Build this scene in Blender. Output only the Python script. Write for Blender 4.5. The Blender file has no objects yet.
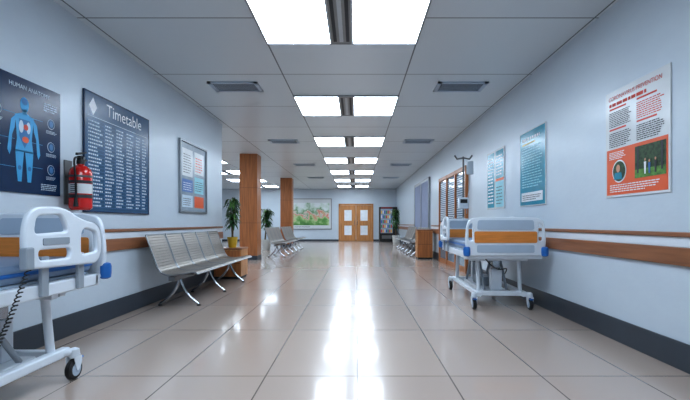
import bpy, math, random
from mathutils import Matrix, Vector
random.seed(7)
S=bpy.context.scene
COL=S.collection
H=3.02      # ceiling height
XR=2.33; XL=-2.68; YE=24.9; YB=-4.0; XH=-9.0; YH=8.6
# ---------------------------------------------------------------- materials
MATS={}
def s2l(c): return tuple(((v/255)/12.92 if v/255<=0.04045 else (((v/255)+0.055)/1.055)**2.4) for v in c)
def mat(name,rgb,rough=.5,metal=0,var=.06,scale=6,bump=0,emit=0,coat=0,spec=.5,trans=0,stretch=None,rvar=0):
    if name in MATS: return MATS[name]
    m=bpy.data.materials.new(name); m.use_nodes=True; nt=m.node_tree; N=nt.nodes; L=nt.links
    b=N['Principled BSDF']; c=s2l(rgb)
    b.inputs['Roughness'].default_value=rough; b.inputs['Metallic'].default_value=metal
    b.inputs['Specular IOR Level'].default_value=spec
    b.inputs['Coat Weight'].default_value=coat
    b.inputs['Transmission Weight'].default_value=trans
    tc=N.new('ShaderNodeTexCoord'); mp=N.new('ShaderNodeMapping'); nz=N.new('ShaderNodeTexNoise')
    L.new(tc.outputs['Object'],mp.inputs['Vector']); L.new(mp.outputs['Vector'],nz.inputs['Vector'])
    if stretch: mp.inputs['Scale'].default_value=stretch
    nz.inputs['Scale'].default_value=scale; nz.inputs['Detail'].default_value=4
    cr=N.new('ShaderNodeValToRGB'); e=cr.color_ramp.elements
    e[0].position=.3; e[1].position=.7
    e[0].color=(*[v*(1-var) for v in c],1); e[1].color=(*[min(1,v*(1+var)) for v in c],1)
    L.new(nz.outputs['Fac'],cr.inputs['Fac']); L.new(cr.outputs['Color'],b.inputs['Base Color'])
    if bump:
        bp=N.new('ShaderNodeBump'); bp.inputs['Strength'].default_value=bump; bp.inputs['Distance'].default_value=.01
        L.new(nz.outputs['Fac'],bp.inputs['Height']); L.new(bp.outputs['Normal'],b.inputs['Normal'])
    if emit:
        b.inputs['Emission Color'].default_value=(*c,1); b.inputs['Emission Strength'].default_value=emit
    MATS[name]=m; return m

def wood(name,rgb,axis='z',dark=.72):
    if name in MATS: return MATS[name]
    m=mat(name,rgb,rough=.35,var=.25,scale=3,stretch={'z':(9,9,.6),'y':(9,.6,9),'x':(.6,9,9)}[axis],bump=.05)
    return m

def wall_mat():
    m=bpy.data.materials.new('plaster_wall'); m.use_nodes=True; nt=m.node_tree; N=nt.nodes; L=nt.links
    b=N['Principled BSDF']
    tc=N.new('ShaderNodeTexCoord'); mp=N.new('ShaderNodeMapping'); L.new(tc.outputs['Object'],mp.inputs['Vector'])
    mp.inputs['Rotation'].default_value=(.6,0,0); mp.inputs['Scale'].default_value=(1,1,2.0)
    n1=N.new('ShaderNodeTexNoise'); n1.inputs['Scale'].default_value=2.2; n1.inputs['Detail'].default_value=7; n1.inputs['Roughness'].default_value=.6; n1.inputs['Distortion'].default_value=.2
    n2=N.new('ShaderNodeTexNoise'); n2.inputs['Scale'].default_value=12; n2.inputs['Detail'].default_value=5
    L.new(mp.outputs[0],n1.inputs['Vector']); L.new(mp.outputs[0],n2.inputs['Vector'])
    cr=N.new('ShaderNodeValToRGB'); e=cr.color_ramp.elements; e[0].position=.35; e[1].position=.65
    e[0].color=(*s2l((197,209,220)),1); e[1].color=(*s2l((201,213,223)),1)
    L.new(n1.outputs['Fac'],cr.inputs['Fac']); L.new(cr.outputs[0],b.inputs['Base Color'])
    mr=N.new('ShaderNodeMapRange'); mr.inputs['From Min'].default_value=.38; mr.inputs['From Max'].default_value=.66
    mr.inputs['To Min'].default_value=.285; mr.inputs['To Max'].default_value=.36
    L.new(n1.outputs['Fac'],mr.inputs['Value']); L.new(mr.outputs[0],b.inputs['Roughness'])
    b.inputs['Specular IOR Level'].default_value=.6
    bp=N.new('ShaderNodeBump'); bp.inputs['Strength'].default_value=.13; bp.inputs['Distance'].default_value=.01
    L.new(n2.outputs['Fac'],bp.inputs['Height']); L.new(bp.outputs[0],b.inputs['Normal'])
    return m

def tile_mat(name,c1,c2,cm,w,h,mort,off,rough,bump,spec=.5,coat=0):
    m=bpy.data.materials.new(name); m.use_nodes=True; nt=m.node_tree; N=nt.nodes; L=nt.links
    b=N['Principled BSDF']
    tc=N.new('ShaderNodeTexCoord'); mp=N.new('ShaderNodeMapping'); L.new(tc.outputs['Object'],mp.inputs['Vector'])
    mp.inputs['Location'].default_value=(-off[0],-off[1],.05)
    br=N.new('ShaderNodeTexBrick'); br.offset=0; br.squash=1
    br.inputs['Scale'].default_value=1; br.inputs['Brick Width'].default_value=w; br.inputs['Row Height'].default_value=h
    br.inputs['Mortar Size'].default_value=mort; br.inputs['Mortar Smooth'].default_value=.1; br.inputs['Bias'].default_value=0
    br.inputs['Color1'].default_value=(*s2l(c1),1); br.inputs['Color2'].default_value=(*s2l(c2),1); br.inputs['Mortar'].default_value=(*s2l(cm),1)
    L.new(mp.outputs[0],br.inputs['Vector'])
    L.new(br.outputs['Color'],b.inputs['Base Color'])
    b.inputs['Roughness'].default_value=rough
    bp=N.new('ShaderNodeBump'); bp.inputs['Strength'].default_value=bump; bp.inputs['Distance'].default_value=.002; bp.invert=True
    L.new(br.outputs['Fac'],bp.inputs['Height']); L.new(bp.outputs[0],b.inputs['Normal'])
    b.inputs['Specular IOR Level'].default_value=spec
    b.inputs['Coat Weight'].default_value=coat; b.inputs['Coat Roughness'].default_value=.08
    return m

M_wall=wall_mat()
M_floor=tile_mat('floor_tiles',(188,171,160),(183,166,156),(112,101,95),.63,1.27,.005,(.01,2.95-1.27*3),.24,.4,spec=.8,coat=.4)
M_ceil=tile_mat('ceiling_tiles',(208,217,222),(204,213,219),(96,106,112),1.63,1.565,.009,(-.97-1.63*2,4.13-1.565*5),.35,.4)
M_base=mat('baseboard_vinyl',(52,62,73),rough=.35)
M_white=mat('white_plastic',(218,226,234),rough=.3,var=.02)
M_grey=mat('grey_plastic',(150,160,170),rough=.35,var=.03)
M_lgrey=mat('light_grey_panel',(172,188,204),rough=.3,var=.03)
M_matt=mat('blue_grey_mattress_vinyl',(120,142,168),rough=.4,var=.04)
M_blue=mat('blue_plastic',(30,105,180),rough=.35,var=.03)
M_orange=mat('orange_laminate',(214,136,62),rough=.35,var=.12,stretch=(1,8,8))
M_black=mat('black_rubber',(22,23,25),rough=.5,var=.1)
M_chrome=mat('chrome',(176,180,186),rough=.2,metal=1,var=.02)
M_steel=mat('brushed_steel',(150,144,138),rough=.4,metal=.6,var=.1,stretch=(1,20,1))
M_frame=mat('aluminium_frame',(150,156,162),rough=.3,metal=.7,var=.03)
M_woodz=wood('column_wood',(168,106,62),'z')
M_woody=wood('rail_wood',(142,94,64),'y')
M_wooddoor=wood('door_wood',(186,130,78),'z')
M_dark=mat('dark_void',(28,32,38),rough=.6,var=.05)
M_leaf=mat('leaf_green',(34,76,40),rough=.4,var=.35,scale=20)
M_leaf2=mat('leaf_light',(78,118,56),rough=.4,var=.3,scale=20)
M_pot=mat('white_ceramic_pot',(205,208,205),rough=.3)
M_potY=mat('yellow_pot',(200,165,50),rough=.35)
M_soil=mat('soil',(50,38,28),rough=.9,var=.3,scale=40)
M_red=mat('red_enamel',(200,28,24),rough=.2,coat=.5,var=.03)
M_glass=mat('tinted_window_glass',(120,145,165),rough=.05,var=.1,spec=1)
M_light=mat('light_diffuser',(226,241,255),emit=13.3,var=0)
M_metalgrey=mat('fixture_metal',(110,112,114),rough=.35,metal=.5)

# ---------------------------------------------------------------- helpers
def empty(name,loc=(0,0,0),rotz=0,matrix=None):
    e=bpy.data.objects.new(name,None); e.empty_display_size=.1; COL.objects.link(e)
    if matrix is not None: e.matrix_world=matrix
    else:
        e.location=loc; e.rotation_euler=(0,0,rotz)
    return e
def add(me,name,m,parent=None,smooth=False):
    ob=bpy.data.objects.new(name,me); COL.objects.link(ob)
    if m: me.materials.clear(); me.materials.append(m)
    if parent: ob.parent=parent
    if smooth:
        for p in me.polygons: p.use_smooth=True
        md=ob.modifiers.new('es','EDGE_SPLIT'); md.split_angle=math.radians(40)
    return ob
def boxdata(bs):
    V=[];F=[]
    for x0,x1,y0,y1,z0,z1 in bs:
        n=len(V)
        V+=[(x0,y0,z0),(x1,y0,z0),(x1,y1,z0),(x0,y1,z0),(x0,y0,z1),(x1,y0,z1),(x1,y1,z1),(x0,y1,z1)]
        F+=[tuple(n+i for i in f) for f in [(0,3,2,1),(4,5,6,7),(0,1,5,4),(1,2,6,5),(2,3,7,6),(3,0,4,7)]]
    return V,F
def boxes(name,m,bs,parent=None,bevel=0,rot=None):
    V,F=boxdata(bs); me=bpy.data.meshes.new(name); me.from_pydata(V,[],F)
    if rot: me.transform(rot)
    ob=add(me,name,m,parent)
    if bevel:
        md=ob.modifiers.new('b','BEVEL'); md.width=bevel; md.segments=3
        for p in me.polygons: p.use_smooth=True
        md.harden_normals=True
    return ob
def box(name,m,x0,x1,y0,y1,z0,z1,parent=None,bevel=0): return boxes(name,m,[(x0,x1,y0,y1,z0,z1)],parent,bevel)
def cu2mesh(cu,name,m,parent,mtx=None,smooth=True):
    ob=bpy.data.objects.new('tmp',cu); COL.objects.link(ob)
    dg=bpy.context.evaluated_depsgraph_get(); dg.update()
    me=bpy.data.meshes.new_from_object(ob.evaluated_get(dg))
    bpy.data.objects.remove(ob); bpy.data.curves.remove(cu)
    me.name=name
    if mtx: me.transform(mtx)
    return add(me,name,m,parent,smooth)
def tube(name,m,chains,r,parent=None,bez=False,res=4):
    cu=bpy.data.curves.new('c','CURVE'); cu.dimensions='3D'; cu.bevel_depth=r; cu.bevel_resolution=res; cu.use_fill_caps=True
    if chains and not isinstance(chains[0][0],(tuple,list,Vector)): chains=[chains]
    for pts in chains:
        if bez:
            s=cu.splines.new('NURBS'); s.points.add(len(pts)-1)
            for p,q in zip(s.points,pts): p.co=(*q,1)
            s.use_endpoint_u=True; s.order_u=min(4,len(pts)); s.resolution_u=8
        else:
            s=cu.splines.new('POLY'); s.points.add(len(pts)-1)
            for p,q in zip(s.points,pts): p.co=(*q,1)
    return cu2mesh(cu,name,m,parent)
def rpoly(pts,r,n=6):
    out=[];N=len(pts)
    for i in range(N):
        p=Vector(pts[i]); a=Vector(pts[i-1])-p; b=Vector(pts[(i+1)%N])-p
        rr=r[i] if isinstance(r,(list,tuple)) else r
        ra=min(rr,a.length*.49); rb=min(rr,b.length*.49)
        A=p+a.normalized()*ra; B=p+b.normalized()*rb
        for k in range(n+1):
            t=k/n; q=A*(1-t)**2+p*2*t*(1-t)+B*t*t; out.append((q.x,q.y))
    return out
def plate(name,m,outer,holes,th,bev,mtx,parent):
    cu=bpy.data.curves.new('c','CURVE'); cu.dimensions='2D'; cu.fill_mode='BOTH'
    cu.extrude=max(th/2-bev,0.0001); cu.bevel_depth=bev; cu.bevel_resolution=2; cu.offset=-bev
    for pts in [outer]+holes:
        s=cu.splines.new('POLY'); s.points.add(len(pts)-1); s.use_cyclic_u=True
        for p,q in zip(s.points,pts): p.co=(q[0],q[1],0,1)
    return cu2mesh(cu,name,m,parent,mtx)
XZ=Matrix(((1,0,0,0),(0,0,-1,0),(0,1,0,0),(0,0,0,1)))     # (x,y,z)->(x,-z,y)
YZ=Matrix(((0,0,1,0),(1,0,0,0),(0,1,0,0),(0,0,0,1)))      # (x,y,z)->(z,x,y)
def T(x,y,z): return Matrix.Translation((x,y,z))
def lathe(name,m,prof,loc=(0,0,0),parent=None,n=28,axis='z'):
    V=[];F=[]
    for r,z in prof:
        for k in range(n):
            a=2*math.pi*k/n; V.append((r*math.cos(a),r*math.sin(a),z))
    for i in range(len(prof)-1):
        for k in range(n):
            F.append((i*n+k,i*n+(k+1)%n,(i+1)*n+(k+1)%n,(i+1)*n+k))
    F.append(tuple(range(n))[::-1]); F.append(tuple((len(prof)-1)*n+k for k in range(n)))
    me=bpy.data.meshes.new(name); me.from_pydata(V,[],F)
    if axis=='x': me.transform(Matrix.Rotation(math.pi/2,4,'Y'))
    if axis=='y': me.transform(Matrix.Rotation(math.pi/2,4,'X'))
    me.transform(T(*loc))
    return add(me,name,m,parent,True)

# ---------------------------------------------------------------- room shell
box('floor',M_floor,XH-.2,XR+.2,YB-.2,YE+.2,-.1,0)
box('ceiling',M_ceil,XH-.2,XR+.2,YB-.2,YE+.2,H,H+.1)
box('wall_right',M_wall,XR,XR+.2,YB,YE,0,H)
box('wall_left',M_wall,XL-.2,XL,YB,YH,0,H)
box('wall_far',M_wall,XH-.2,XR+.2,YE,YE+.2,0,H)
box('wall_back',M_wall,XL-.2,XR+.2,YB-.2,YB,0,H)
box('wall_hall_left',M_wall,XH-.2,XH,YH-.2,YE,0,H)
box('wall_hall_near',M_wall,XH,XL-.2,YH-.2,YH,0,H)
box('baseboard_right',M_base,XR-.018,XR,YB,YE,0,.20,None,.004)
box('baseboard_left',M_base,XL,XL+.018,YB,YH,0,.20,None,.004)
box('baseboard_far',M_base,XH,XR-.02,YE-.018,YE,0,.10,None,.004)
def handrail(side,y0,y1):
    e=empty('wooden_handrail',(XR if side>0 else XL,y0,0))
    s=-side
    def bb(n,m,d0,d1,z0,z1,bv): 
        x=sorted((s*d0,s*d1)); box(n,m,x[0],x[1],0,y1-y0,z0,z1,e,bv)
    bb('lower_board',M_woody,0,.03,.745,.875,.006)
    bb('bumper_strip',M_white,0,.014,.875,.95,.004)
    bb('upper_rail',M_woody,0,.032,.95,.985,.008)
handrail(1,YB+.1,8.75); handrail(1,12.0,13.2); handrail(1,17,YE-.1)
handrail(-1,YB+.1,YH-.02)

# columns
for y in (12.2,18.8):
    e=empty('wooden_column',(-3.06,y+.27,0))
    box('shaft',M_woodz,-.25,.25,-.25,.25,.12,H,e,.006)
    box('plinth',M_base,-.26,.26,-.26,.26,0,.12,e,.004)
    boxes('panel_joint',M_dark,[(-.252,.252,-.252,.252,z,z+.006) for z in (1.05,2.05)],e)

# ---------------------------------------------------------------- ceiling lights
def clight(cx,y0,ln=1.16):
    e=empty('ceiling_light',(cx,y0,H))
    boxes('frame',M_frame,[(-.82,-.80,0,ln,-.022,0),(.80,.82,0,ln,-.022,0),(-.82,.82,-.02,0,-.022,0),(-.82,.82,ln,ln+.02,-.022,0),(-.125,-.105,0,ln,-.022,0),(.105,.125,0,ln,-.022,0)],e)
    for s in (-1,1):
        x=sorted((s*.125,s*.80)); box('diffuser',M_light,x[0],x[1],0,ln,-.014,-.004,e)
    box('centre_strip',M_metalgrey,-.105,.105,0,ln,-.018,-.002,e)
    boxes('air_slot',M_dark,[(-.085,-.05,.05,ln-.05,-.020,-.01),(.05,.085,.05,ln-.05,-.020,-.01)],e)
    boxes('bright_bar',M_frame,[(-.02,.02,.05,ln-.05,-.022,-.01)],e)
for i in range(-2,7): clight(-.155,3.52+3.135*i)
for i in range(2,7):
    clight(-5.0,3.52+3.135*i)
def vent(cx,cy,w=.70,d=.42):
    e=empty('ceiling_vent',(cx,cy,H))
    boxes('frame',M_lgrey,[(-w/2,w/2,-d/2,-d/2+.05,-.02,0),(-w/2,w/2,d/2-.05,d/2,-.02,0),(-w/2,-w/2+.05,-d/2,d/2,-.02,0),(w/2-.05,w/2,-d/2,d/2,-.02,0)],e)
    box('duct',M_dark,-w/2+.04,w/2-.04,-d/2+.04,d/2-.04,-.004,-.001,e)
    n=6
    boxes('louvre',M_lgrey,[(-w/2+.04,w/2-.04,-d/2+.06+k*(d-.11)/n,-d/2+.072+k*(d-.11)/n,-.012,-.006) for k in range(n)],e)
for y in (6.2,10.35,14.5,18.6):
    vent(-1.73,y); vent(1.5,y)

# ---------------------------------------------------------------- flat graphics
class Canvas:
    def __init__(s,name,side,z0,z1,v0,v1,y=None):
        # side -1 left wall (u along +Y), +1 right wall (u along -Y), 0 far wall (u along +X)
        w=z1-z0; s.w=w; s.h=v1-v0
        if side<0: M=Matrix(((0,0,1,XL),(1,0,0,z0),(0,1,0,v0),(0,0,0,1)))
        elif side>0: M=Matrix(((0,0,-1,XR),(-1,0,0,z1),(0,1,0,v0),(0,0,0,1)))
        else: M=Matrix(((1,0,0,z0),(0,0,-1,YE),(0,1,0,v0),(0,0,0,1)))
        s.e=empty(name,matrix=M)
    def board(s,m,t=.012): box('board',m,0,s.w,0,s.h,0.001,t,s.e,.002); s.t=t
    def rects(s,n,m,rs,l=1):
        z=s.t+l*.0012
        V=[];F=[]
        for a,b,c,d in rs:
            k=len(V); V+=[(a,b,z),(c,b,z),(c,d,z),(a,d,z)]; F.append((k,k+1,k+2,k+3))
        me=bpy.data.meshes.new(n); me.from_pydata(V,[],F); return add(me,n,m,s.e)
    def poly(s,n,m,ps,l=1):
        z=s.t+l*.0012; V=[];F=[]
        for p in ps:
            k=len(V); V+=[(x,y,z) for x,y in p]; F.append(tuple(range(k,k+len(p))))
        me=bpy.data.meshes.new(n); me.from_pydata(V,[],F); return add(me,n,m,s.e)
    def disc(s,n,m,c,r,l=1,ry=None):
        ry=ry or r
        return s.poly(n,m,[[(c[0]+r*math.cos(a*math.pi/16),c[1]+ry*math.sin(a*math.pi/16)) for a in range(32)]],l)
    def text(s,body,m,x,y,size,l=2,align='LEFT'):
        cu=bpy.data.curves.new('t','FONT'); cu.body=body; cu.size=size; cu.align_x=align
        return cu2mesh(cu,'lettering',m,s.e,T(x,y,s.t+l*.0012),False)
    def lines(s,n,m,x0,x1,y0,y1,k,th=.5,l=2,jag=.3):
        # rows of word-like dashes
        st=(y1-y0)/k; rs=[]
        for i in range(k):
            end=x1-(x1-x0)*random.random()*jag*(.5 if i else 1); x=x0
            while x<end-.01:
                w=min(random.uniform(.6,2.6)*st,end-x); rs.append((x,y0+i*st,x+w,y0+i*st+st*th)); x+=w+st*.35
        s.rects(n,m,rs,l)
    def frame(s,m,w=.025,t=.03):
        boxes('frame',m,[(-w,0,-w,s.h+w,0.001,t),(s.w,s.w+w,-w,s.h+w,0.001,t),(0,s.w,-w,0,0.001,t),(0,s.w,s.h,s.h+w,0.001,t)],s.e,.003)
def ink(n,rgb,r=.4): return mat('ink_'+n,rgb,rough=r,var=.03)
I_navy=mat('ink_navy_gloss',(14,46,82),rough=.22,var=.15); I_slate=mat('ink_slate',(36,80,116),rough=.25,var=.1)
I_cy=ink('cyan',(60,160,210)); I_pale=ink('pale',(196,214,228)); I_red=ink('red',(205,66,44)); I_or=ink('orange',(224,98,54))
I_dcy=ink('deep_cyan',(34,110,165))
I_wh=ink('white',(230,234,238)); I_teal=mat('ink_teal_gloss',(36,140,166),rough=.2,var=.1); I_dk=ink('dark',(48,52,58)); I_grn=mat('ink_green',(86,134,60),var=.5,scale=30)
I_dgrn=mat('ink_dark_green',(44,72,44),var=.6,scale=40)
I_blue=ink('blue',(52,104,170)); I_pap=mat('paper_white',(214,219,222),rough=.25,var=.02); I_yel=ink('yellow',(214,190,80)); I_lt=ink('ltteal',(150,210,222))
I_skin=ink('skin',(200,150,120))

# anatomy poster
c=Canvas('anatomy_poster',-1,2.72,3.88,1.29,2.21); c.board(I_navy)
fx=.74; fy=.09
def P(l): return [(fx+x,fy+y) for x,y in l]
c.poly('torso',I_cy,[P([(-.10,.525),(-.03,.55),(.03,.55),(.10,.525),(.085,.42),(.078,.34),(.095,.24),(-.095,.24),(-.078,.34),(-.085,.42)])])
c.poly('torso_shade',I_dcy,[P([(-.06,.50),(.06,.50),(.055,.36),(.0,.27),(-.055,.36)])],1.5)
for s in (-1,1):
    c.poly('leg',I_cy,[P([(s*.095,.25),(s*.005,.25),(s*.02,.12),(s*.03,0),(s*.07,0),(s*.085,.12)][::s])])
    c.poly('arm',I_cy,[P([(s*.09,.525),(s*.135,.48),(s*.155,.36),(s*.172,.24),(s*.15,.20),(s*.135,.24),(s*.125,.36),(s*.10,.42)][::-s])])
    c.disc('knee',I_dcy,(fx+s*.052,fy+.11),.018,2)
c.disc('head',I_cy,(fx,fy+.62),.045,1,.06); c.rects('neck',I_cy,[(fx-.022,fy+.54,fx+.022,fy+.58)]); c.disc('brain',I_dcy,(fx,fy+.645),.032,2,.028)
c.disc('heart',I_red,(fx+.012,fy+.44),.024,3); c.disc('lung',I_pale,(fx-.035,fy+.44),.024,2,.05); c.disc('lung',I_pale,(fx+.04,fy+.44),.022,2,.048)
c.disc('stomach',I_or,(fx+.01,fy+.34),.035,2,.025)
for (x,y) in ((1.04,.62),(1.04,.42),(1.04,.22),(.47,.62),(.44,.42),(.43,.2)):
    c.disc('icon_ring',I_pale,(x,y),.044,1); c.disc('icon_disc',I_slate,(x,y),.040,2); c.disc('organ_icon',I_dcy if x>1 else I_red,(x,y),.022,3,.028)
    c.rects('leader_line',I_cy,[(min(x,fx)+.05,y-.001,max(x,fx)-.1,y+.002)],1)
    c.lines('caption_lines',I_pale,x-.06,x+.07,y-.085,y-.055,3,.45,2,.3)
c.lines('caption_lines',I_pale,.08,.34,.08,.66,26,.45,2,.3); c.text('HUMAN ANATOMY',I_pale,.58,.83,.05); c.lines('subtitle_lines',I_cy,.1,.5,.76,.86,4,.45)
c.lines('caption_lines',I_pale,.95,1.12,.72,.8,4,.45); c.lines('caption_lines',I_pale,.92,1.12,.04,.1,4,.45)
# timetable
c=Canvas('timetable_board',-1,4.22,5.51,1.17,2.36); c.board(I_slate,.02)
c.poly('logo',I_wh,[[(.06,1.06),(.13,.97),(.20,1.06),(.13,1.15)]]); c.text('Timetable',I_wh,.36,1.02,.185)
rs=[];cols=[.05,.34,.55,.76,.97,1.12]
for r in range(24):
    y=.05+r*.037
    for k,x in enumerate(cols):
        w=(.25,.17,.17,.17,.11,.12)[k]*random.uniform(.6,1); q=x
        while q<x+w-.01:
            ww=random.uniform(.012,.04); rs.append((q,y,min(q+ww,x+w),y+.016)); q+=ww+.008
c.rects('timetable_rows',I_pale,rs,2)
c.rects('grid_lines',I_dcy,[(.04,.04+r*.037,1.25,.043+r*.037) for r in range(25)],1)
c.rects('grid_lines',I_dcy,[(x-.015,.04,x-.011,.93) for x in cols],1)
c.rects('header_rule',I_pale,[(.04,.955,1.25,.962)],1)
c.frame(I_navy,.012,.024)
# notice frame
c=Canvas('framed_notice_board',-1,6.52,7.62,1.24,2.31); c.board(mat('notice_grey',(150,164,176),rough=.2,var=.1)); c.frame(M_frame,.03,.035)
c.rects('notice_sheet',I_pap,[(.08,.55,.5,.98),(.58,.62,1.0,.98)],1)
c.rects('notice_sheet',I_blue,[(.08,.30,.5,.5)],1); c.rects('notice_sheet',I_lt,[(.58,.30,1.0,.57)],1)
c.rects('notice_sheet',I_pale,[(.08,.06,.5,.25)],1); c.rects('notice_sheet',I_or,[(.58,.06,1.0,.25)],1)
c.lines('sheet_text',I_dk,.12,.46,.6,.92,8,.35); c.lines('sheet_text',I_red,.62,.96,.66,.92,6,.4); c.lines('sheet_text',I_dk,.62,.96,.34,.52,5,.35); c.lines('sheet_text',I_wh,.12,.46,.33,.47,4,.35); c.lines('sheet_text',I_dk,.12,.46,.09,.22,4,.35)
# orange health poster, right wall
c=Canvas('health_advice_poster',1,3.17,3.99,1.28,2.235); c.board(I_pap)
W_,H_=c.w,c.h
c.rects('orange_field',I_or,[(0.02,.02,W_-.02,.43)],1)
c.text('CORONAVIRUS PREVENTION',I_red,.05,.87,.052); c.lines('headline',I_red,.06,.6,.815,.85,1,.8,2,.1)
c.lines('text_block',I_dk,.06,.38,.63,.77,9,.45); c.lines('text_block',I_red,.44,.76,.63,.77,8,.45); c.rects('heading_bar',I_red,[(.06,.785,.3,.80),(.44,.785,.68,.80),(.06,.60,.3,.615),(.44,.60,.68,.615)])
c.lines('text_block',I_dk,.06,.38,.45,.585,8,.45); c.lines('text_block',I_dk,.44,.76,.45,.585,8,.45)
c.lines('text_block',I_wh,.06,.30,.34,.41,5,.45)
c.rects('photo_park',I_dgrn,[(.42,.14,.78,.40)],2); c.rects('photo_lawn',I_grn,[(.42,.14,.78,.21)],3)
c.rects('photo_trunk',I_dk,[(.45,.18,.47,.40),(.73,.18,.75,.40)],4)
c.disc('photo_ring',I_wh,(.21,.225),.10,4); c.disc('photo_disc',I_dgrn,(.21,.225),.088,5); c.disc('photo_face',I_skin,(.20,.25),.028,7,.035); c.poly('photo_shirt',I_teal,[[(.14,.155),(.26,.155),(.245,.215),(.15,.215)]],6)
for (x,hh,mm) in ((.55,.14,I_wh),(.60,.12,I_blue),(.67,.13,I_dk)):
    c.poly('person_print',mm,[[(x-.008,.165),(x+.008,.165),(x+.014,.165+hh*.7),(x-.014,.165+hh*.7)]],5); c.disc('person_head',I_skin,(x,.165+hh*.82),.009,5,.012)
c.lines('footer_text',I_wh,.07,.72,.045,.12,4,.45,2)
# teal posters
c=Canvas('teal_information_poster',1,5.27,6.07,1.29,2.28); c.board(I_teal); c.frame(I_pap,.012,.014)
c.lines('headline',I_wh,.08,.7,.87,.93,1,.6,2,.1); c.lines('text_block',I_lt,.08,.72,.24,.8,16,.4); c.rects('accent',I_yel,[(.08,.82,.5,.835)]); c.rects('accent',I_wh,[(.06,.05,.74,.17)],3); c.lines('text_block',I_dk,.1,.7,.07,.15,3,.4,4)
c=Canvas('teal_information_poster',1,6.72,7.60,1.28,2.26); c.board(I_pap)
c.rects('panel',I_teal,[(.03,.03,.40,.95),(.46,.5,.85,.95)]); c.rects('panel',I_lt,[(.46,.03,.85,.45)])
c.lines('text_block',I_wh,.07,.36,.1,.9,14,.4); c.lines('text_block',I_pap,.5,.81,.55,.9,7,.4); c.lines('text_block',I_dk,.5,.81,.08,.4,6,.3); c.rects('accent',I_or,[(.46,.455,.85,.495)])
# big picture on far wall
def artmat():
    m=bpy.data.materials.new('landscape_print'); m.use_nodes=True; N=m.node_tree.nodes; L=m.node_tree.links; b=N['Principled BSDF']
    tc=N.new('ShaderNodeTexCoord'); sp=N.new('ShaderNodeSeparateXYZ'); L.new(tc.outputs['Object'],sp.inputs[0])
    nz=N.new('ShaderNodeTexNoise'); nz.inputs['Scale'].default_value=2.4; nz.inputs['Detail'].default_value=4; L.new(tc.outputs['Object'],nz.inputs['Vector'])
    mu=N.new('ShaderNodeMath'); mu.operation='MULTIPLY_ADD'; mu.inputs[1].default_value=1.1; L.new(nz.outputs['Fac'],mu.inputs[0])
    m2=N.new('ShaderNodeMath'); m2.operation='MULTIPLY_ADD'; m2.inputs[1].default_value=.55; m2.inputs[2].default_value=-.45; L.new(sp.outputs['Y'],m2.inputs[0]); L.new(m2.outputs[0],mu.inputs[2])
    cr=N.new('ShaderNodeValToRGB'); e=cr.color_ramp.elements
    cols=[(.1,(60,120,60)),(.30,(110,164,90)),(.42,(186,208,160)),(.5,(214,130,120)),(.56,(214,210,200)),(.62,(110,156,110)),(.74,(198,216,206)),(.9,(222,230,232))]
    e[0].position=.1; e[0].color=(*s2l(cols[0][1]),1); e[1].position=cols[1][0]; e[1].color=(*s2l(cols[1][1]),1)
    for p,cc in cols[2:]:
        q=e.new(p); q.color=(*s2l(cc),1)
    L.new(mu.outputs[0],cr.inputs[0]); L.new(cr.outputs[0],b.inputs['Base Color']); b.inputs['Roughness'].default_value=.3
    return m
c=Canvas('framed_picture',0,-3.76,-1.45,.72,2.42); c.board(I_pap,.02); c.frame(M_frame,.05,.045)
c.rects('print',artmat(),[(.1,.2,2.21,1.5)],1); c.lines('caption',I_dk,.2,1.2,.08,.15,2,.4)

# ---------------------------------------------------------------- far doors
e=empty('door_1',(0,YE,0))
boxes('door_frame',M_wooddoor,[(-1.0,-.92,-.06,-.001,0,2.15),(.92,1.0,-.06,-.001,0,2.15),(-1.0,1.0,-.06,-.001,2.08,2.16)],e,.004)
for s in (-1,1):
    a,b=(s*.915,s*.01); x0,x1=min(a,b),max(a,b)
    xm0,xm1=x0+.24,x1-.24
    boxes('leaf',M_wooddoor,[(x0,xm0,-.045,-.005,.01,2.07),(xm1,x1,-.045,-.005,.01,2.07),(xm0,xm1,-.045,-.005,.01,.35),(xm0,xm1,-.045,-.005,.90,1.18),(xm0,xm1,-.045,-.005,1.80,2.07)],e,.004)
    boxes('frosted_pane',mat('frosted_pane',(228,234,240),rough=.25),[(xm0,xm1,-.03,-.02,.35,.90),(xm0,xm1,-.03,-.02,1.18,1.80)],e)
    tube('handle',M_chrome,[(s*.08,-.05,.95),(s*.08,-.10,.95),(s*.08,-.10,1.2),(s*.08,-.05,1.2)],.012,e)

# glazed doors on right wall
def glazed(name,y0,y1,z0,z1,n,blind=False):
    e=empty(name,(XR,y0,0)); L_=y1-y0; fw=.09
    bs=[(-.06,-.001,0,L_,z1-fw,z1)]
    if z0>0: bs.append((-.08,-.001,-.03,L_+.03,z0-.04,z0+.04))
    else: bs.append((-.05,-.001,0,L_,0.0,.12))
    st=(L_-fw)/n
    for k in range(n+1): bs.append((-.065,-.001,k*st,k*st+fw,z0,z1))
    wm=M_frame if blind else M_woodz
    if not blind: bs.append((-.055,-.001,0,L_,1.0,1.07))
    boxes('frame',wm,bs,e,.004)
    box('pane',M_glass,-.03,-.012,fw*.5,L_-fw*.5,z0+.02,z1-.02,e)
    if blind:
        box('roller_blind',mat('blind_fabric',(138,148,172),rough=.8,var=.04),-.05,-.035,fw,L_-fw,z0+.05,z1-fw,e)
    else:
        for k in range(n): boxes('blind_slat',M_lgrey,[(-.035,-.028,k*st+fw+.03,(k+1)*st-.03,1.12+i*.05,1.148+i*.05) for i in range(20)],e)
        tube('door_handle',M_chrome,[(-.065,st-.03,.95),(-.11,st-.03,.95),(-.11,st-.03,1.25),(-.065,st-.03,1.25)],.012,e)
glazed('door_2',8.9,11.8,0,2.25,3)
glazed('window_1',13.45,16.7,.66,2.5,2,True)

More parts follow.
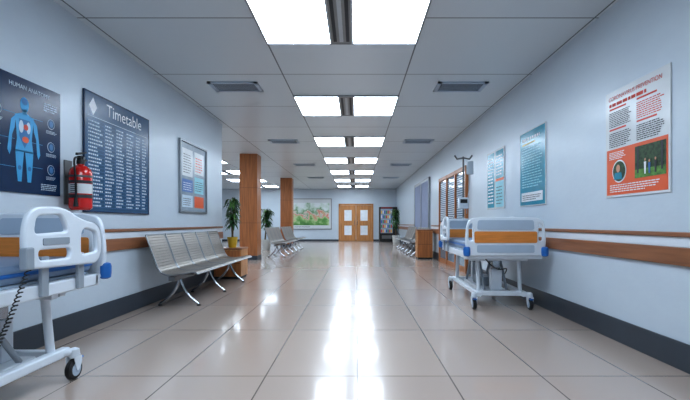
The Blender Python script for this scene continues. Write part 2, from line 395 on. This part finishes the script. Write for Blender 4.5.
# ---------------------------------------------------------------- fire extinguisher
def extinguisher(x,y,z):
    e=empty('fire_extinguisher',(x,y,z)); r=.096
    lathe('cylinder',M_red,[(.02,0),(.075,.0),(r,.02),(r,.34),(.085,.375),(.055,.405),(.03,.415),(.028,.44)],parent=e)
    lathe('label',I_pap,[(r+.0015,.15),(r+.0015,.24)],parent=e,n=40)
    lathe('label_band',I_dk,[(r+.002,.245),(r+.002,.27)],parent=e,n=40)
    lathe('label_band',I_dk,[(r+.002,.11),(r+.002,.14)],parent=e,n=40)
    boxes('label_text',I_dk,[(-.03,.03,-r-.003,-r+.001,.155+i*.017,.162+i*.017) for i in range(5)],e)
    lathe('neck_ring',M_black,[(.034,.425),(.036,.455),(.03,.47)],parent=e)
    boxes('valve',M_black,[(-.022,.022,-.03,.03,.455,.50)],e,.006)
    plate('lever',M_black,rpoly([(-.06,.50),(.07,.535),(.075,.55),(-.06,.525)],.006),[],.022,.003,YZ,e)
    plate('carry_handle',M_black,rpoly([(-.03,.478),(.085,.462),(.085,.474),(-.03,.495)],.005),[],.022,.003,YZ,e)
    tube('pressure_gauge',M_chrome,[(.02,0,.48),(.035,0,.48)],.014,e)
    tube('hose',M_black,[(0,-.03,.48),(0,-.09,.49),(0.02,-.125,.42),(0.03,-.118,.3),(0.03,-.112,.16),(.03,-.11,.1)],.009,e,True)
    lathe('hose_nozzle',M_black,[(.012,.12),(.014,.09),(.022,.03)],(.03,-.115,0),e)
    boxes('wall_bracket',M_metalgrey,[(XL-x+.001,XL-x+.012,-.05,.05,.05,.46),(XL-x,-.05,-.012,.012,.30,.32),(XL-x,-.05,-.05,.05,-.004,-.001)],e)
    lathe('strap',M_metalgrey,[(r+.003,.30),(r+.003,.318)],parent=e,n=40)
extinguisher(XL+.125,3.99,1.17)

# ---------------------------------------------------------------- hospital bed
def bed(loc,W,L,rotz,iv=False,cord=False,rails=(0,1)):
    e=empty('hospital_bed',loc,rotz); h=W/2
    def endboard(y,s,hh=1.12):
        o=rpoly([(-h+.02,.66),(-h+.0,.86),(-h+.03,hh-.03),(-h+.14,hh),(h-.14,hh),(h-.03,hh-.03),(h,.86),(h-.02,.66)],[.03,.08,.09,.1,.1,.09,.08,.03])
        hl=rpoly([(-h+.045,.84),(-h+.045,1.02),(-h+.09,1.06),(-h+.09,.84)],.022); hr=[(-x,z) for x,z in hl][::-1]
        plate('end_board',M_white,o,[hl,hr],.04,.012,T(0,y,0)@XZ,e)
        for q in (-1,1):
            yy=y+q*.022
            plate('inset_panel',M_lgrey,rpoly([(-h+.14,.97),(-h+.15,hh-.035),(h-.15,hh-.035),(h-.14,.97)],.03),[],.006,.002,T(0,yy,0)@XZ,e)
            plate('wood_panel',M_orange,rpoly([(-h+.11,.815),(-h+.11,.95),(h-.11,.95),(h-.11,.815)],.02),[],.008,.002,T(0,yy,0)@XZ,e)
            plate('lower_panel',M_lgrey,rpoly([(-h+.14,.70),(-h+.14,.79),(h-.14,.79),(h-.14,.70)],.02),[],.006,.002,T(0,yy,0)@XZ,e)
        for q in (-1,1):
            x=q*(h-.02)
            lathe('corner_bumper',M_blue,[(.02,.655),(.038,.665),(.042,.70),(.042,.745),(.035,.765),(.02,.77)],(x,y+s*.02,0),e)
    endboard(.02,-1); endboard(L-.02,1)
    # deck
    boxes('deck_frame',M_white,[(-h+.03,-h+.09,.06,L-.06,.62,.70),(h-.09,h-.03,.06,L-.06,.62,.70),(-h+.03,h-.03,.04,.10,.62,.70),(-h+.03,h-.03,L-.10,L-.04,.62,.70)],e,.012)
    boxes('deck_panel',M_lgrey,[(-h+.08,h-.08,.08+k*(L-.16)/4,.06+(k+1)*(L-.16)/4,.70,.715) for k in range(4)],e,.004)
    box('mattress',M_matt,-h+.07,h-.07,.07,L-.07,.716,.82,e,.03)
    box('mattress_piping',M_blue,-h+.066,h-.066,.066,L-.066,.755,.78,e,.008)
    # side rails
    for sx in (-1,1):
        for k in rails:
            a=L-.10-.70 if k==1 else .12
            b=a+.70
            out=rpoly([(a+.03,.80),(a,.98),(a+.05,1.14),(a+.32,1.15),(a+.46,1.08),(b-.02,1.04),(b,.86),(b-.05,.78)],[.05,.1,.1,.12,.1,.08,.05,.05])
            h1=rpoly([(a+.08,.99),(a+.10,1.09),(a+.30,1.10),(a+.36,1.0)],.035)
            h2=rpoly([(a+.48,.85),(a+.48,.99),(a+.52,1.02),(b-.06,.99),(b-.05,.86)],.035)
            h3=rpoly([(a+.12,.84),(a+.11,.90),(a+.38,.90),(a+.38,.84)],.03)
            plate('side_rail',M_white,out,[h1,h2,h3],.034,.012,T(sx*(h+.002),0,0)@YZ,e)
            for yy in (a+.2,a+.52):
                boxes('rail_arm',M_grey,[(min(sx*(h-.03),sx*(h-.008)),max(sx*(h-.03),sx*(h-.008)),yy-.03,yy+.03,.63,.86)],e,.006)
            if k==1:
                plate('control_keypad',M_grey,rpoly([(a+.14,.925),(a+.14,.965),(a+.36,.965),(a+.36,.925)],.01),[],.006,.001,T(sx*(h+.021),0,0)@YZ,e)
    # lifting columns
    for y in (.42,L-.42):
        box('lift_column_outer',M_white,-.07,.07,y-.05,y+.05,.20,.46,e,.012)
        box('lift_column_inner',M_chrome,-.05,.05,y-.035,y+.035,.44,.62,e,.008)
        q=1 if y<1 else -1
        for sx in (-1,1):
            tube('support_strut',M_white,[(sx*(h-.22),y-.16*q,.19),(sx*(h-.22),y-.10*q,.63)],.026,e)
            tube('actuator',M_grey,[(sx*.14,y,.20),(sx*.14,y+.3*q,.60)],.018,e)
        boxes('cross_member',M_white,[(-h+.08,h-.08,y-.03,y+.03,.585,.63),(-h+.12,h-.12,y-.13*q-.03,y-.13*q+.03,.58,.63)],e,.006)
    tube('power_cable',M_black,[(.1,.95,.25),(.18,.7,.3),(.2,.5,.5),(.05,.3,.45),(-.1,.2,.5),(-.2,.15,.62)],.007,e,True)
    # base frame
    bx=h-.20
    boxes('base_frame',M_white,[(-bx-.03,-bx+.03,.14,L-.14,.155,.215),(bx-.03,bx+.03,.14,L-.14,.155,.215),(-bx,bx,.2,.26,.155,.215),(-bx,bx,L-.26,L-.2,.155,.215),(-.16,.16,.3,L-.3,.15,.2)],e,.012)
    boxes('motor_box',M_grey,[(-.12,.12,.75,1.15,.2,.32)],e,.02)
    for sx in (-1,1):
        for y in (.15,L-.15):
            x=sx*(bx+.06); r=.068
            tube('caster_outrigger',M_white,[(sx*bx,y+(.06 if y<1 else -.06),.185),(x,y,.185)],.026,e)
            lathe('caster_swivel',M_white,[(.03,.145),(.036,.16),(.03,.2),(.012,.21)],(x,y,0),e)
            plate('caster_fork',M_white,rpoly([(-.045,.155),(.035,.155),(.03,.10),(.0,.06),(-.02,.06)],.015),[],.006,.001,T(x+.03,y,0)@YZ,e)
            plate('caster_fork',M_white,rpoly([(-.045,.155),(.035,.155),(.03,.10),(.0,.06),(-.02,.06)],.015),[],.006,.001,T(x-.03,y,0)@YZ,e)
            lathe('caster_tyre',M_black,[(.045,-.021),(r-.008,-.021),(r,-.012),(r,.012),(r-.008,.021),(.045,.021)],(x,y-.008,r),e,axis='x')
            lathe('caster_hub',M_lgrey,[(.012,-.026),(.044,-.023),(.044,.023),(.012,.026)],(x,y-.008,r),e,axis='x')
            yb=-.07 if y<1 else .07
            boxes('brake_pedal',M_blue,[(x-.02,x+.02,min(y+yb,y+yb*.5),max(y+yb,y+yb*.5),.125,.14)],e,.004)
    if iv:
        x=-.10; y=L+.01
        tube('iv_pole',M_metalgrey,[[(x,y,.66),(x,y,2.12)],[(x-.14,y,2.14),(x-.10,y,2.08),(x,y,2.10),(x+.10,y,2.08),(x+.14,y,2.14)]],.014,e)
        tube('iv_socket',M_grey,[(x,y,.66),(x,y,1.15)],.02,e)
        plate('iv_bag',mat('iv_bag_film',(206,216,224),rough=.15,var=.05),rpoly([(x+.05,1.83),(x+.05,2.05),(x+.16,2.05),(x+.16,1.83)],.02),[],.03,.012,T(0,y,0)@XZ,e)
        tube('iv_line',M_lgrey,[(x+.10,y,1.84),(x+.11,y,1.6),(x+.04,y-.02,1.4),(x+.05,y-.03,1.2)],.004,e,True)
        plate('infusion_pump',M_white,rpoly([(x-.08,1.28),(x-.08,1.46),(x+.08,1.46),(x+.08,1.28)],.02),[],.09,.015,T(0,y,0)@XZ,e)
        box('pump_screen',M_dark,x-.055,x+.055,y-.048,y-.044,1.37,1.43,e)
    if cord:
        y0=L-.78; pts=[]
        for i in range(420):
            t=i/419; a=t*2*math.pi*42
            cx=h+.03-.13*t; cy=y0-.30*t; cz=.80-.62*t+(-.10)*math.sin(math.pi*t)
            pts.append((cx+.012*math.cos(a),cy+.012*math.sin(a)*1.0,cz+.004*math.sin(a)))
        tube('handset_cord',M_black,pts,.0035,e,False,1)
        box('handset',M_grey,h-.0,h+.045,y0-.03,y0+.03,.80,.92,e,.01)
    return e
bed((1.765,5.07,0),.95,1.85,math.radians(-2.0),iv=True,rails=(1,))
bed((-2.2,1.07,0),.88,1.98,0,cord=True)

# ---------------------------------------------------------------- benches
def bench(loc,rotz,n,sw=.56):
    e=empty('waiting_bench',loc,rotz)     # local: back at x=0, front +x, length +y
    prof=[(0,.90),(.015,.86),(.06,.74),(.11,.60),(.15,.50),(.185,.45),(.24,.425),(.33,.42),(.45,.435),(.56,.455),(.61,.455),(.635,.43)]
    P_=[]
    for i in range(len(prof)-1):
        for k in range(6):
            t=k/6; P_.append((prof[i][0]*(1-t)+prof[i+1][0]*t,prof[i][1]*(1-t)+prof[i+1][1]*t))
    P_.append(prof[-1])
    d=[0]
    for i in range(1,len(P_)): d.append(d[-1]+math.dist(P_[i],P_[i-1]))
    tot=d[-1]
    def at(s):
        for i in range(1,len(P_)):
            if d[i]>=s:
                t=(s-d[i-1])/(d[i]-d[i-1]+1e-9); return (P_[i-1][0]*(1-t)+P_[i][0]*t,P_[i-1][1]*(1-t)+P_[i][1]*t)
        return P_[-1]
    V=[];F=[];ns=26; st=tot/ns
    for q in range(n):
        y0=q*sw+.016; y1=(q+1)*sw-.016
        for k in range(ns):
            sa,sb=k*st+.003,(k+1)*st-.003
            pts=[at(sa+(sb-sa)*j/2) for j in range(3)]
            nv=len(V)
            for (x,z) in pts:
                V+=[(x,y0,z),(x,y1,z),(x-.003,y0,z-.006),(x-.003,y1,z-.006)]
            for j in range(2):
                a=nv+j*4; F+=[(a,a+1,a+5,a+4),(a+2,a+6,a+7,a+3),(a,a+4,a+6,a+2),(a+1,a+3,a+7,a+5)]
            F+=[(nv,nv+2,nv+3,nv+1),(nv+8,nv+9,nv+11,nv+10)]
    me=bpy.data.meshes.new('seat_slats'); me.from_pydata(V,[],F); add(me,'seat_slats',M_steel,e)
    ch=[]
    for q in range(n):
        for y in (q*sw+.014,(q+1)*sw-.014): ch.append([(x,y,z-.004) for x,z in P_[::3]])
        ch.append([(P_[0][0],q*sw+.014,P_[0][1]),(P_[0][0],(q+1)*sw-.014,P_[0][1])])
        ch.append([(P_[-1][0],q*sw+.014,P_[-1][1]),(P_[-1][0],(q+1)*sw-.014,P_[-1][1])])
    tube('seat_rims',M_frame,ch,.008,e)
    box('support_beam',M_metalgrey,.27,.35,.02,n*sw-.02,.34,.40,e,.008)
    boxes('seat_bracket',M_metalgrey,[(.2,.5,(q+.5)*sw-.02,(q+.5)*sw+.02,.395,.418) for q in range(n)],e)
    ys=[sw*.5,sw*(n-.5)] if n<=3 else [sw*.5,sw*n/2,sw*(n-.5)]
    for y in ys:
        tube('leg',M_chrome,[[(.31,y,.36),(.33,y,.24),(.40,y,.12),(.55,y,.02)],[(.31,y,.36),(.29,y,.24),(.22,y,.12),(.06,y,.02)]],.018,e,True)
        for x in (.55,.06): lathe('foot',M_black,[(.025,0),(.025,.015),(.012,.025)],(x,y,0),e,16)
    return e
bench((-2.55,5.2,0),0,5,.54)
bench((-2.75,12.95,0),0,4,.60)
bench((-2.75,15.75,0),0,4,.60)
bench((2.25,18.3,0),math.pi,4,.60)
bench((2.25,15.5,0),math.pi,4,.60)

# wooden side cabinets
def cabinet(x0,x1,y0,y1,h):
    e=empty('wooden_side_cabinet',(x0,y0,0)); w=x1-x0; d=y1-y0
    box('carcass',M_wooddoor,0,w,0.012,d,.05,h-.03,e,.004); box('top',M_woody,-.01,w+.01,0,d+.01,h-.03,h,e,.004)
    box('plinth',M_dark,.02,w-.02,.03,d-.02,0,.05,e); box('front_panel',M_woodz,.02,w-.02,0,.014,.07,h-.05,e,.003)
    boxes('groove',M_dark,[(.02,w-.02,-.002,.004,h*.5,h*.5+.008)],e)
    return e
cabinet(-2.65,-2.14,8.0,8.5,.58)
cabinet(1.78,2.22,12.45,12.9,.86)

# ---------------------------------------------------------------- plants
def plant(loc,ph,spread,pot_r,pot_h,mp=M_pot,nl=90):
    e=empty('potted_plant',loc)
    lathe('pot',mp,[(pot_r*.7,0),(pot_r*.75,.01),(pot_r,pot_h),(pot_r*.9,pot_h),(pot_r*.85,pot_h-.03)],parent=e)
    lathe('soil',M_soil,[(.001,pot_h-.04),(pot_r*.86,pot_h-.035)],parent=e)
    stems=[[(random.uniform(-.3,.3)*pot_r,random.uniform(-.3,.3)*pot_r,pot_h-.05),(random.uniform(-.5,.5)*spread*.3,random.uniform(-.5,.5)*spread*.3,pot_h+(ph-pot_h)*.55),(random.uniform(-.7,.7)*spread*.4,random.uniform(-.7,.7)*spread*.4,ph*.88)] for _ in range(4)]
    tube('stems',mat('stem_brown',(86,70,46),rough=.8),stems,.012,e,True)
    for nm,m,cnt in (('leaves',M_leaf,nl),('young_leaves',M_leaf2,nl//3)):
        V=[];F=[]
        for _ in range(cnt):
            s=random.choice(stems); t=random.uniform(.25,1)
            A,B,C=map(Vector,s); p=(A*(1-t)**2+B*2*t*(1-t)+C*t*t)
            az=random.uniform(0,2*math.pi); ln=spread*random.uniform(.45,.85); w=ln*random.uniform(.10,.16)
            up=random.uniform(.3,1.1); d_=Vector((math.cos(az),math.sin(az),0)); sd=Vector((-d_.y,d_.x,0))
            k0=len(V); K=6
            for k in range(K+1):
                u=k/K; q=p+d_*(ln*u*.9)+Vector((0,0,ln*(up*u-1.1*u*u)))
                ww=w*math.sin(math.pi*(.08+.92*u))**.8 if u<1 else 0.001
                V+=[tuple(q-sd*ww+Vector((0,0,ww*.3))),tuple(q),tuple(q+sd*ww+Vector((0,0,ww*.3)))]
            for k in range(K):
                a=k0+k*3; F+=[(a,a+1,a+4,a+3),(a+1,a+2,a+5,a+4)]
        me=bpy.data.meshes.new(nm); me.from_pydata(V,[],F); add(me,nm,m,e,True)
plant((-2.37,8.25,.581),1.05,.24,.10,.2,M_potY,120)
plant((-3.55,17.0,0),1.75,.42,.2,.4,M_pot,120)
plant((1.95,20.9,0),1.9,.36,.2,.45,M_pot,130)

# ---------------------------------------------------------------- vending machine
e=empty('vending_machine',(1.28,23.3,0)); w=.95; d=.8; hh=1.92
boxes('cabinet',M_black,[(0,w,.05,d,.05,hh),(0,.05,0,.05,.05,hh),(w-.24,w,0,.05,.05,hh),(0.05,w-.24,0,.05,1.82,hh),(0.05,w-.24,0,.05,.05,.5)],e,.006)
boxes('feet',M_metalgrey,[(.05,.12,.1,.17,0,.05),(w-.12,w-.05,.1,.17,0,.05),(.05,.12,d-.17,d-.1,0,.05),(w-.12,w-.05,d-.17,d-.1,0,.05)],e)
box('backlight',mat('vending_glow',(120,140,160),emit=.5),.05,w-.24,.045,.049,.5,1.82,e)
boxes('shelves',M_frame,[(.05,w-.24,.012,.05,.52+i*.255,.535+i*.255) for i in range(5)],e)
pc=[(190,50,40),(50,90,170),(210,170,50),(60,130,80),(200,200,205)]
for j,c_ in enumerate(pc):
    bs=[]
    for i in range(5):
        for k in range(7):
            if (i*3+k*2)%5==j: bs.append((.08+k*.088,.14+k*.088,.015,.044,.536+i*.255,.70+i*.255))
    boxes('snack_row',mat('snack%d'%j,c_,emit=.15),bs,e,.004)
boxes('keypad',M_lgrey,[(w-.19,w-.06,-.006,.002,1.1,1.3),(w-.19,w-.06,-.006,.002,1.4,1.5)],e)
boxes('delivery_slot',M_metalgrey,[(.12,w-.3,-.008,.002,.2,.38)],e,.004)
box('side_sign',mat('vending_sign',(150,40,40)),.08,w-.27,-.004,.002,1.84,1.90,e)

# ---------------------------------------------------------------- world, camera
w=bpy.data.worlds.new('world'); S.world=w; w.use_nodes=True
w.node_tree.nodes['Background'].inputs[0].default_value=(.5,.65,.8,1); w.node_tree.nodes['Background'].inputs[1].default_value=.3
cam=bpy.data.cameras.new('camera'); co=bpy.data.objects.new('camera',cam); COL.objects.link(co)
co.location=(0,0,1.05); co.rotation_euler=(math.pi/2,0,0)
cam.sensor_width=36; cam.lens=36*430/690; cam.shift_x=-11/690; cam.shift_y=23/690; cam.clip_start=.05
S.camera=co
S.view_settings.view_transform='Standard'; S.view_settings.look='None'; S.view_settings.exposure=.12; S.view_settings.gamma=.88
